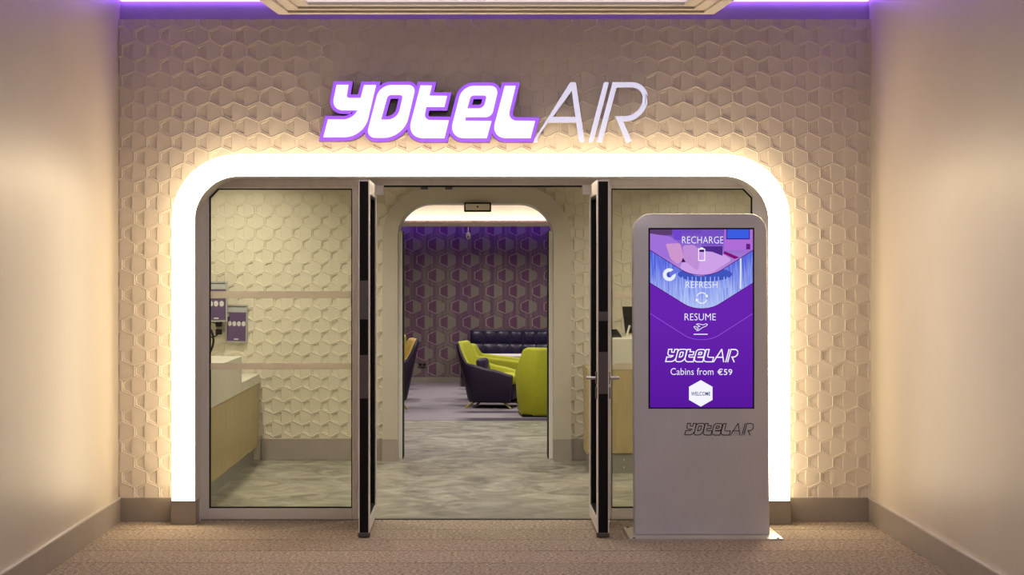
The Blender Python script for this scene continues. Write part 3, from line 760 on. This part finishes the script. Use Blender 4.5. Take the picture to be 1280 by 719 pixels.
# ------------------------------------------------------------------ reception
RY = 3.85; RXL, RXR, RC = -3.1, 3.3, 2.75
PO = rrect(-.857, .842, 0, 2.47, .45, 14)
PIa, PIb, PIz, PIr = -.720, .684, 2.325, .30
m_ = MB()
m_.prism([[(RXL, 0), (RXL, RC), (RXR, RC), (RXR, 0)]+rrect(PIa-.02, PIb+.02, 0, PIz+.02, PIr)[::-1]], RY+.0078, RY+.22)
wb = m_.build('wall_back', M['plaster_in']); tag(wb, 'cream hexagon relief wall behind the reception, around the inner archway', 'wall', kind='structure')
def in_portal(x, z):
    return -.857+.05 < x < .842-.05 and z < 2.47-.05 and not ((x < -.857+.42 or x > .842-.42) and z > 2.47-.42 and (min(abs(x+.437), abs(x-.422))**2+(z-2.05)**2) > .37**2)
def seen(x, z):
    px = VX+x*F/(D+RY); return (250 < px < 490) or (700 < px < 800) or (z > 2.2 and px < 950)
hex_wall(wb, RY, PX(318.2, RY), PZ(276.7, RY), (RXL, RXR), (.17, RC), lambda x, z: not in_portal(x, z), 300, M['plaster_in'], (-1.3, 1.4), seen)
m_ = MB(); m_.box(RXL-.1, RXL, .25, RY+.22, -.1, RC); tag(m_.build('wall_left', M['plaster_in']), 'left side wall of the reception', 'wall', kind='structure')
m_ = MB(); m_.box(RXR, RXR+.1, .25, RY+.22, -.1, RC); tag(m_.build('wall_right', M['plaster_in']), 'right side wall of the reception', 'wall', kind='structure')
m_ = MB(); m_.box(RXL-.1, RXR+.1, .25, RY+.22, RC, RC+.1); tag(m_.build('ceiling', M['ceil']), 'white ceiling over the reception', 'ceiling', kind='structure')
for a, b, lab in ((-1.96, -.857, 'grey baseboard on reception wall left of the archway'), (.842, RXR, 'grey baseboard on reception wall right of the archway')):
    m_ = MB(); m_.box(a, b, RY-.016, RY+.0078, 0, .195, bev=.002); tag(m_.build('baseboard_back', M['trimgrey']), lab, 'baseboard', kind='structure')
po = empty('trim_2', (0, 3.72, 0)); tag(po, 'rounded beige archway surround leading to the lounge', 'archway', kind='structure')
lo = (0, -3.72, 0)
m_ = MB(); m_.prism([arch(rrect(-.857, .842, .2, 2.47, .45, 18), rrect(PIa, PIb, .2, PIz, PIr, 18))], 3.72, RY); m_.build('arch_face', M['portal'], po, smooth=True, loc=lo)
for a, b in ((-.857, PIa), (PIb, .842)):
    m_ = MB(); m_.box(a-.002, b+.002, 3.716, RY, 0, .2); m_.build('plinth', M['trimgrey'], po, loc=lo)
m_ = MB(); m_.prism([arch(rrect(PIa-.019, PIb+.019, 0, PIz+.019, PIr+.01, 18), rrect(PIa+.001, PIb-.001, 0, PIz-.001, PIr, 18))], RY-.002, 4.20)
m_.build('arch_lining', M['alu'], po, smooth=True, loc=lo)
for x in (PIa+.001, PIb-.034):
    m_ = MB(); m_.box(x, x+.033, 3.93, 4.19, .0, 2.08, bev=.002); j = m_.build('sliding_door_jamb', M['alu_light'], po, loc=lo)
    xx = x+.033 if x < 0 else x-.008
    m_ = MB(); m_.box(xx, xx+.008, 3.94, 4.18, 0, 2.08); m_.build('brush_seal', M['black'], j)
sn = empty('door_sensor', (0, 3.70, 2.29)); tag(sn, 'small black motion sensor at the top of the inner archway', 'sensor')
m_ = MB(); m_.box(-.122, .122, -.045, .018, -.045, .040, bev=.008, seg=2); m_.build('housing', M['black'], sn)
m_ = MB(); m_.box(-.108, .108, -.052, -.044, -.030, .026, bev=.003); m_.build('cover', M['beige'], sn)
m_ = MB(); m_.ball((0, -.052, .0), .008); m_.build('lens', M['black'], sn)

# left counter
lc = empty('reception_counter', (-2.5, 2.2, 0)); tag(lc, 'two-level white-topped counter with pale wood doors behind left glass', 'counter'); lo = (2.5, -2.2, 0)
CX = -1.985; CYs = 2.62
m_ = MB(); m_.box(-3.02, CX-.03, .36, RY-.02, 0.13, .70); m_.build('carcass', M['wood'], lc, loc=lo)
ys = [RY-.02, 3.42, 2.62, 2.22, 1.82, 1.02, .62, .40]
for a, b in zip(ys[1:], ys[:-1]):
    m_ = MB(); m_.box(CX-.03, CX, a+.003, b-.003, .135, .697, bev=.002); m_.build('door', M['wood'], lc, loc=lo)
m_ = MB(); m_.box(-3.02, CX-.045, .36, RY-.02, 0, .13); m_.build('toe_kick', M['kick'], lc, loc=lo)
m_ = MB(); m_.box(-3.05, CX+.012, CYs, RY-.02, .70, .785, bev=.004); m_.build('low_worktop', M['whitecorian'], lc, loc=lo)
m_ = MB(); m_.box(-3.05, CX+.012, .34, CYs, .70, 1.005, bev=.004); m_.build('high_worktop', M['whitecorian'], lc, loc=lo)
for y_, z_ in ((3.30, .785), (2.95, 1.005)): pass
def pen(x, y, z, lab):
    m_ = MB(); m_.cyl((x, y, z+.006), (x-.03, y+.02, z+.088), .008, .006, n=8); p = m_.build('pen', M['dark'])
    m_ = MB(); m_.cyl((0, 0, 0), (0, 0, .012), .022, n=12)
    tag(p, lab, 'pen')
    q = m_.build('pen_foot', M['dark'], p); q.location = (x, y, z)
pen(-2.16, 3.2, .788, 'small dark pen standing on the lower counter level')
pen(-2.22, 2.35, 1.008, 'small dark pen standing on the higher counter level')
# hand dryer-like scanner cable on counter top
m_ = MB(); pts = [(PX(262+8*math.sin(t*.5), 2.2)-.02, 2.2, 1.012+.045*t-(.0)) for t in range(0, 6)]
m_.tube(pts+[(pts[-1][0]-.05, 2.2, 1.24)], .009); tag(m_.build('card_reader_stem', M['black'], smooth=True), 'black curved stem on the counter beside the left jamb', 'cable')

# posters
M['pframe'] = mat('poster_frame', (.42, .41, .40), .35, metal=.3)
def poster(x0, x1, z0, z1, y, hexes, lab, tilt=0):
    cx = (x0+x1)/2; p = empty('framed_notice', (cx, y, (z0+z1)/2)); tag(p, lab, 'notice'); w_, h_ = (x1-x0)/2, (z1-z0)/2
    p.rotation_euler = (0, tilt, 0); t = .014
    m_ = MB(); m_.prism([[(-w_, -h_), (w_, -h_), (w_, h_), (-w_, h_)], [(-w_+t, -h_+t), (w_-t, -h_+t), (w_-t, h_-t), (-w_+t, h_-t)]], -.012, .008); m_.build('frame', M['pframe'], p)
    m_ = MB(); m_.box(-w_+t-.002, w_-t+.002, -.004, .006, -h_+t-.002, h_-t+.002); m_.build('sheet', PM[0], p)
    m_ = MB(); m_.box(-w_+t, w_-t, -.0052, -.004, h_-t-.055, h_-t-.006); m_.build('header', PM[1], p)
    k = len(hexes)
    for i, hx in enumerate(hexes):
        m_ = MB(); c = hx[0]*w_; zz = hx[1]*h_; r_ = hx[2]; m_.prism([[(c+r_*math.sin(a*math.pi/3), zz+r_*1.3*math.cos(a*math.pi/3)) for a in range(6)]], -.0054, -.004); m_.build('hexagon_mark', PM[2], p)
    m_ = MB(); m_.box(-.02, .02, -.0053, -.004, -h_+t+.012, -h_+t+.024); m_.build('footer_mark', PM[2], p)
PM = [mat('poster_purple', (.10, .06, .16), .4), mat('poster_header', (.40, .42, .44), .4), mat('poster_white', (.6, .6, .6), .4)]
poster(PX(256, 3.7), PX(284, 3.7), PZ(402.5, 3.7), PZ(352, 3.7), 3.72, [(-.5, -.1, .022), (-.02, -.1, .022), (.48, -.1, .022)], 'framed violet notice nearest the left jamb, higher of the two')
poster(PX(282, 3.83), PX(309.5, 3.83), PZ(428.5, 3.83), PZ(381, 3.83), 3.828, [(-.62, 0, .019), (-.2, 0, .019), (.22, 0, .019), (.64, 0, .019)], 'framed violet notice with four white hexagons, lower of the two', tilt=.02)
m_ = MB(); m_.box(PX(283.5, 3.7), PX(285, 3.7), 3.73, 3.86, PZ(396, 3.7), PZ(392, 3.7)); 
o = m_.build('wall_bracket', M['pframe']); tag(o, 'small bracket holding the higher framed notice', 'bracket')
sk = empty('power_socket', (PX(274, 3.84), 3.838, PZ(410, 3.84))); tag(sk, 'black double socket with plugs below the higher notice', 'socket')
for dz in (.035, -.035):
    m_ = MB(); m_.box(-.028, .028, -.035, .0, dz-.024, dz+.024, bev=.004); m_.build('plug', M['black'], sk)
m_ = MB(); m_.tube([(.0, -.03, -.05), (-.03, -.035, -.075), (-.075, -.035, -.085), (-.13, -.035, -.07), (-.15, -.035, -.03)], .006)
m_.tube([(-.02, -.03, .04), (-.06, -.035, .055), (-.12, -.035, .02), (-.15, -.035, -.02)], .005); m_.build('cable', M['black'], sk, smooth=True)

# right counter
rc = empty('reception_counter', (1.6, 2.9, 0)); tag(rc, 'tall white-topped wood counter behind the right door and kiosk', 'counter'); lo = (-1.6, -2.9, 0)
RYc = 2.80
rx = PX(733, RYc)
m_ = MB(); m_.box(rx+.006, 3.2, RYc+.02, RYc+.5, .16, .895); m_.build('carcass', M['wood'], rc, loc=lo)
for a, b in ((rx+.006, 1.38), (1.38, 2.0), (2.0, 2.6), (2.6, 3.2)):
    m_ = MB(); m_.box(a+.002, b-.002, RYc, RYc+.02, .17, .893, bev=.002); m_.build('front_panel', M['wood'], rc, loc=lo)
m_ = MB(); m_.box(PX(761, RYc)-.02, 3.2, RYc-.015, RYc+.52, .895, 1.146, bev=.005); m_.build('worktop', M['whitecorian'], rc, loc=lo)
m_ = MB(); m_.box(rx+.03, 3.2, RYc+.015, RYc+.48, 0, .16); tk = m_.build('toe_kick', M['kick'], rc, loc=lo)
for i in range(8):
    for z in (.05, .115):
        m_ = MB(); m_.cyl((rx+.12+i*.10, RYc+.016, z), (rx+.12+i*.10, RYc+.010, z), .009, n=8); m_.build('screw', M['steel'], tk)
ds = empty('computer_monitor', (PX(792, 3.1), 3.12, 1.146)); tag(ds, 'black monitor on the right reception counter', 'monitor')
m_ = MB(); m_.prism([[(PX(778, 3.1)-PX(792, 3.1), .262), (.28, .262), (.24, .03), (PX(782, 3.1)-PX(792, 3.1), .03)]], -.01, .02); m_.build('display', M['black'], ds)
m_ = MB(); m_.tube([(PX(783, 3.1)-PX(792, 3.1), -.02, .0), (PX(787, 3.1)-PX(792, 3.1), -.02, .1)], .009); m_.box(-.05, .1, -.05, .06, 0, .012); m_.box(.02, .05, .018, .03, .01, .1); m_.build('stand', M['white_plastic'], ds)
ph = empty('desk_phone', (PX(769, 3.05), 3.06, 1.146)); tag(ph, 'black desk phone on the right reception counter', 'phone')
m_ = MB(); m_.raw([(-.05, -.06, 0), (.055, -.06, 0), (.055, .08, 0), (-.05, .08, 0), (-.04, -.05, .02), (.045, -.05, .02), (.02, .08, .065), (-.04, .08, .065)], [(0, 1, 2, 3), (4, 5, 6, 7), (0, 1, 5, 4), (1, 2, 6, 5), (2, 3, 7, 6), (3, 0, 4, 7)]); m_.build('body', M['black'], ph)
m_ = MB(); m_.box(-.045, -.015, -.055, .075, .05, .068, bev=.006); m_.build('handset', M['black'], ph)

# ------------------------------------------------------------------ lounge
LY = 14.42
m_ = MB(); m_.box(-4.6, 4.6, LY, LY+.15, -.1, 2.9); wlb = m_.build('wall_back', M['wallpaper']); tag(wlb, 'violet hexagon wallpaper wall at the far end of the lounge', 'wall', kind='structure')
M['lwall'] = mat('lounge_side_paint', (.35, .3, .3), .7)
m_ = MB(); m_.box(-4.6, 4.6, LY-.004, LY, 2.46, 2.85); m_.build('upper_wall', M['ceil'], wlb)
for a, nm, lab in ((-4.6, 'wall_left', 'left side wall of the lounge'), (4.5, 'wall_right', 'right side wall of the lounge')):
    m_ = MB(); m_.box(a, a+.1, 4.2, LY, -.1, 2.9); tag(m_.build(nm, M['lwall']), lab, 'wall', kind='structure')
m_ = MB(); m_.prism([[(-4.6, 0), (-4.6, 2.9), (4.6, 2.9), (4.6, 0)]+rrect(PIa-.02, PIb+.02, 0, PIz+.02, PIr)[::-1]], 4.09, 4.2); tag(m_.build('wall_front', M['lwall']), 'lounge side of the wall around the inner archway', 'wall', kind='structure')
m_ = MB(); m_.box(-4.6, 4.6, 4.07, LY+.15, 2.85, 2.95); tag(m_.build('ceiling', M['ceil']), 'white ceiling over the lounge', 'ceiling', kind='structure')
m_ = MB(); m_.box(-4.5, 4.5, 7.86, LY, -.12, .001); 
bpy.data.meshes.remove(bpy.data.meshes.new('x')); m_.bm.free()
m_ = MB(); m_.box(-4.6, -3.3, 4.2, 7.92, -.12, 0); m_.box(3.4, 4.6, 4.2, 7.92, -.12, 0); tag(m_.build('floor', M['vinyl']), 'vinyl floor at the sides of the lounge', 'floor', kind='structure')
pe = empty('trim_3', (0, LY-.18, 2.4)); tag(pe, 'beige light pelmet along the top of the violet wallpaper', 'pelmet', kind='structure')
zt, zb = PZ(277.5, LY-.22), PZ(283.2, LY-.22)
m_ = MB(); m_.box(-4.5, 4.5, LY-.22, LY-.2, zb-2.4, zt-2.4); m_.box(-4.5, 4.5, LY-.2, LY-.004, (zb+zt)/2-2.404, (zb+zt)/2-2.396)
m_.build('pelmet_board', M['beige'], pe, loc=(0, -(LY-.18), 0)); pe.children[0].location = (0, -(LY-.18), 0)
m_ = MB(); m_.box(-4.4, 4.4, LY-.15, LY-.11, zt-2.42, zt-2.41); m_.build('warm_light_strip', M['led_warm'], pe, loc=(0, -(LY-.18), 0))
m_ = MB(); m_.box(-4.4, 4.4, LY-.15, LY-.13, zb-2.4+.004, zb-2.4+.016); m_.build('violet_light_strip', M['led_dim'], pe, loc=(0, -(LY-.18), 0))
m_ = MB(); m_.box(-4.5, 4.5, LY-.012, LY, .004, .09); tag(m_.build('baseboard_back', M['trimgrey']), 'low dark baseboard below the violet wallpaper', 'baseboard', kind='structure')
cs = empty('ceiling_speaker', (PX(585.3, LY-.3), LY-.3, PZ(295, LY-.3))); tag(cs, 'small white oval sensor hanging before the violet wallpaper', 'sensor')
m_ = MB(); m_.ball((0, 0, 0), .035, (1, .9, 1.65), 16); m_.build('body', M['white_plastic'], cs, smooth='all')
m_ = MB(); m_.cyl((0, 0, .05), (0, .09, .13), .008); m_.build('mounting_arm', M['white_plastic'], cs)
m_ = MB(); m_.ball((0, -.028, -.012), .014); m_.build('lens', M['dark'], cs)
sw = empty('wall_socket', (PX(528, LY), LY-.01, PZ(456, LY))); tag(sw, 'small dark wall socket low on the violet wallpaper', 'socket')
m_ = MB(); m_.box(-.06, .06, -.01, .01, -.035, .035, bev=.004); m_.build('face_plate', M['dark'], sw)
for x in (-.028, .028):
    m_ = MB(); m_.cyl((x, -.012, 0), (x, -.006, 0), .018, n=12); m_.build('outlet', M['black'], sw)

# armchair: U-shaped shell, lining, seat, legs; faces local +X
def armchair(name, w_, d_, h, harm0, harm1, outer, inner, lean, narrow, z0, legs, lab, loc, rz, th=.09, group=None, taper=.06, cushion=None, rise=(.15, .6)):
    c = empty(name, loc, rz); tag(c, lab, 'armchair', group)
    R = .20; path = []       # front-left -> back -> front-right, in plan
    nA = 8
    for i in range(nA+1): path.append((d_/2-i/nA*(d_-R), w_/2, 'a', i/nA))
    for i in range(1, 9):
        a = math.pi/2+i/8*math.pi/2; path.append((-d_/2+R+R*math.cos(a), w_/2-R+R*math.sin(a), 'c', i/8))
    for i in range(1, 8): path.append((-d_/2, w_/2-R-i/8*(w_-2*R), 'b', i/8))
    for i in range(0, 9):
        a = math.pi+i/8*math.pi/2; path.append((-d_/2+R+R*math.cos(a), -w_/2+R+R*math.sin(a), 'c', 1-i/8))
    for i in range(1, nA+1): path.append((-d_/2+R+i/nA*(d_-R), -w_/2, 'a', 1-i/nA))
    def hgt(k, t):
        if k == 'a': return harm1+(harm0-harm1)*t
        if k == 'c':
            s = max(0, min(1, (t-rise[0])/rise[1])); s = s*s*(3-2*s); return harm0+(h-harm0)*s
        return h
    O, I = [], []
    n = len(path)
    for i, (x, y, k, t) in enumerate(path):
        a, b = path[max(0, i-1)], path[min(n-1, i+1)]; dx, dy = b[0]-a[0], b[1]-a[1]; L = math.hypot(dx, dy); nx, ny = dy/L, -dx/L   # outward
        if nx*x+ny*y < 0 and k != 'a': nx, ny = -nx, -ny
        if k == 'a': nx, ny = 0, (1 if y > 0 else -1)
        H = hgt(k, t)
        def pt(off_, z):
            f = max(0, (z-z0)/(h-z0))*{'a': 0, 'b': 1, 'c': min(1, t*1.6)}[k]
            px = x+nx*off_-(lean*(z-z0) if x < d_/2-R*1.2 else lean*(z-z0)*(.5-x/d_)*.6)
            py = (y+ny*off_)*(1-narrow*f)
            g = taper*(1-min(1, (z-z0)/(h*.75)))
            px *= 1-g*2*(1 if lean > 0 else -1); py *= 1-g*2*(1 if lean > 0 else -1)
            return (px, py, z)
        O.append([pt(0-.02, z0), pt(0, z0+.03), pt(0, z0+(H-z0)*.5), pt(0, H-.035), pt(-.012, H-.010), pt(-.035, H)])
        I.append([pt(-.035, H), pt(-th+.02, H-.006), pt(-th, H-.03), pt(-th, .30), pt(-th, .16)])
    for P_, nm, m in ((O, 'shell', outer), (I, 'lining', inner)):
        m_ = MB(); k = len(P_[0]); vs = [q for r_ in P_ for q in r_]
        fs = [(i*k+j, (i+1)*k+j, (i+1)*k+j+1, i*k+j+1) for i in range(n-1) for j in range(k-1)]
        if nm == 'shell': fs.append(tuple(i*k for i in range(n)))
        m_.raw(vs, fs); m_.build(nm, m, c, smooth='all')
    for s, i in ((1, 0), (-1, n-1)):
        m_ = MB(); m_.raw(O[i]+I[i][1:], [tuple(range(len(O[i])+len(I[i])-1))]); m_.build('arm_front', outer, c)
    m_ = MB(); m_.box(-d_/2+th+.01, d_/2-.02, -w_/2+th+.012, w_/2-th-.012, z0+.04, .30, bev=.02, seg=2); m_.build('seat_base', outer, c, smooth=True)
    m_ = MB(); m_.box(-d_/2+th+.02, d_/2+.015, -w_/2+th+.014, w_/2-th-.014, .30, .42, bev=.035, seg=3); m_.build('seat_cushion', inner, c, smooth=True)
    if cushion:
        m_ = MB(); m_.box(-.05, .05, -.17, .17, -.11, .11, bev=.045, seg=3, rot=Matrix.Rotation(-.25, 3, 'Y')); q = m_.build('back_cushion', cushion, c, smooth=True); q.location = (-d_/2+th+.11, -.0, .50)
    if legs:
        for sx in (-1, 1):
            for sy in (-1, 1):
                m_ = MB(); m_.cyl((sx*(d_/2-.04), sy*(w_/2-.08), 0), (sx*(d_/2-.16), sy*(w_/2-.13), z0+.03), .014, .022, n=10); m_.build('leg', M['oakleg'], c, smooth=True)
    else:
        m_ = MB(); m_.box(-d_/2+.05, d_/2-.06, -w_/2+.06, w_/2-.06, 0, z0+.02); m_.build('plinth', M['black'], c)
    return c
FZ = .004
armchair('armchair', .74, .66, .82, .55, .42, M['purple'], M['lime'], .16, .10, .075, True, 'aubergine armchair with lime lining facing right, oak legs', (.20, 9.85, FZ), math.radians(-14), taper=.07, cushion=M['navy'])
armchair('armchair', .86, .68, .81, .60, .52, M['lime'], M['lime'], -.02, .32, .012, False, 'lime armchair with its back to the viewer, by the archway', (.88, 8.62, FZ), math.radians(92), taper=-.05, rise=(.0, .3))
armchair('armchair', .74, .62, .74, .60, .54, M['lime'], M['lime'], .12, .10, .04, False, 'lime armchair mostly hidden behind the aubergine armchair', (.26, 10.85, FZ), math.radians(-6), taper=.02)
armchair('armchair', .74, .66, .86, .60, .48, M['purple'], M['tan'], .16, .08, .10, True, 'dark armchair with tan lining at the left edge of the archway', (-1.19, 9.7, FZ), math.radians(190), taper=.06)
armchair('armchair', .74, .66, .86, .56, .46, M['lime'], M['lime'], .05, .10, .04, False, 'lime armchair behind the dark one at left archway edge', (-1.31, 10.9, FZ), math.radians(180), taper=.02)

# tufted sofa against the far wall
sf = empty('tufted_sofa', (1.35, 13.9, FZ)); tag(sf, 'long dark navy tufted sofa against the violet wallpaper', 'sofa')
sx0, sx1 = PX(588, 14.0)-1.35, 1.6
nx_, nz_ = 128, 24; vs, fs = [], []; pu = .197
for j in range(nz_+1):
    z = .40+j/nz_*.40
    for i in range(nx_+1):
        x = sx0+i/nx_*(sx1-sx0); u = (x-sx0)/pu; row = (z-.40)/.20
        bul = .035*(abs(math.sin(math.pi*u))**.5)*(abs(math.sin(math.pi*row))**.5)
        edge = min(1, (sx1-x)/.02, (x-sx0)/.02)
        vs.append((x, .33-.06*(1-j/nz_)-bul, z+.004*math.sin(u)))
for j in range(nz_):
    for i in range(nx_): fs.append((j*(nx_+1)+i, j*(nx_+1)+i+1, (j+1)*(nx_+1)+i+1, (j+1)*(nx_+1)+i))
m_ = MB(); m_.raw(vs, fs); m_.build('tufted_back', M['navy'], sf, smooth='all')
m_ = MB(); m_.box(sx0, sx1, .31, .50, .08, .812, bev=.02, seg=3); m_.build('back_frame', M['navy'], sf, smooth=True)
m_ = MB(); m_.box(sx0, sx1, -.38, .32, .10, .28, bev=.01); m_.build('seat_base', M['navy'], sf)
k = 4; wS = (sx1-sx0)/k
for i in range(k):
    m_ = MB(); m_.box(sx0+i*wS+.006, sx0+(i+1)*wS-.006, -.41, .26, .28, .43, bev=.035, seg=3); m_.build('seat_cushion', M['navy'], sf, smooth=True)
for a, b in ((sx0-.14, sx0), (sx1, sx1+.14)):
    m_ = MB(); m_.box(a, b, -.40, .48, .09, .66, bev=.05, seg=3); m_.build('armrest', M['navy'], sf, smooth=True)
m_ = MB()
for i in range(1, int((sx1-sx0)/pu)+1):
    for z in (.60,): m_.ball((sx0+i*pu, .295, z), .014, n=8)
o = m_.build('tuft_buttons', M['navy'], sf, smooth='all'); tag(o, kind='stuff')
for x in (sx0-.05, sx1+.05):
    for y in (-.33, .42):
        m_ = MB(); m_.cyl((x, y, 0), (x, y, .10), .018, n=10); m_.build('leg', M['oakleg'], sf)

ct = empty('coffee_table', (.45, 12.3, FZ)); tag(ct, 'low white-topped table in front of the tufted sofa', 'table')
m_ = MB(); m_.box(-.42, .52, -.30, .30, .505, .53, bev=.006); m_.build('tabletop', M['tablewhite'], ct)
m_ = MB(); m_.cyl((0, 0, .02), (0, 0, .506), .03); m_.build('pedestal', M['dark'], ct, smooth=True)
m_ = MB(); m_.cyl((0, 0, 0), (0, 0, .02), .22, n=28); m_.build('foot', M['dark'], ct, smooth=True)
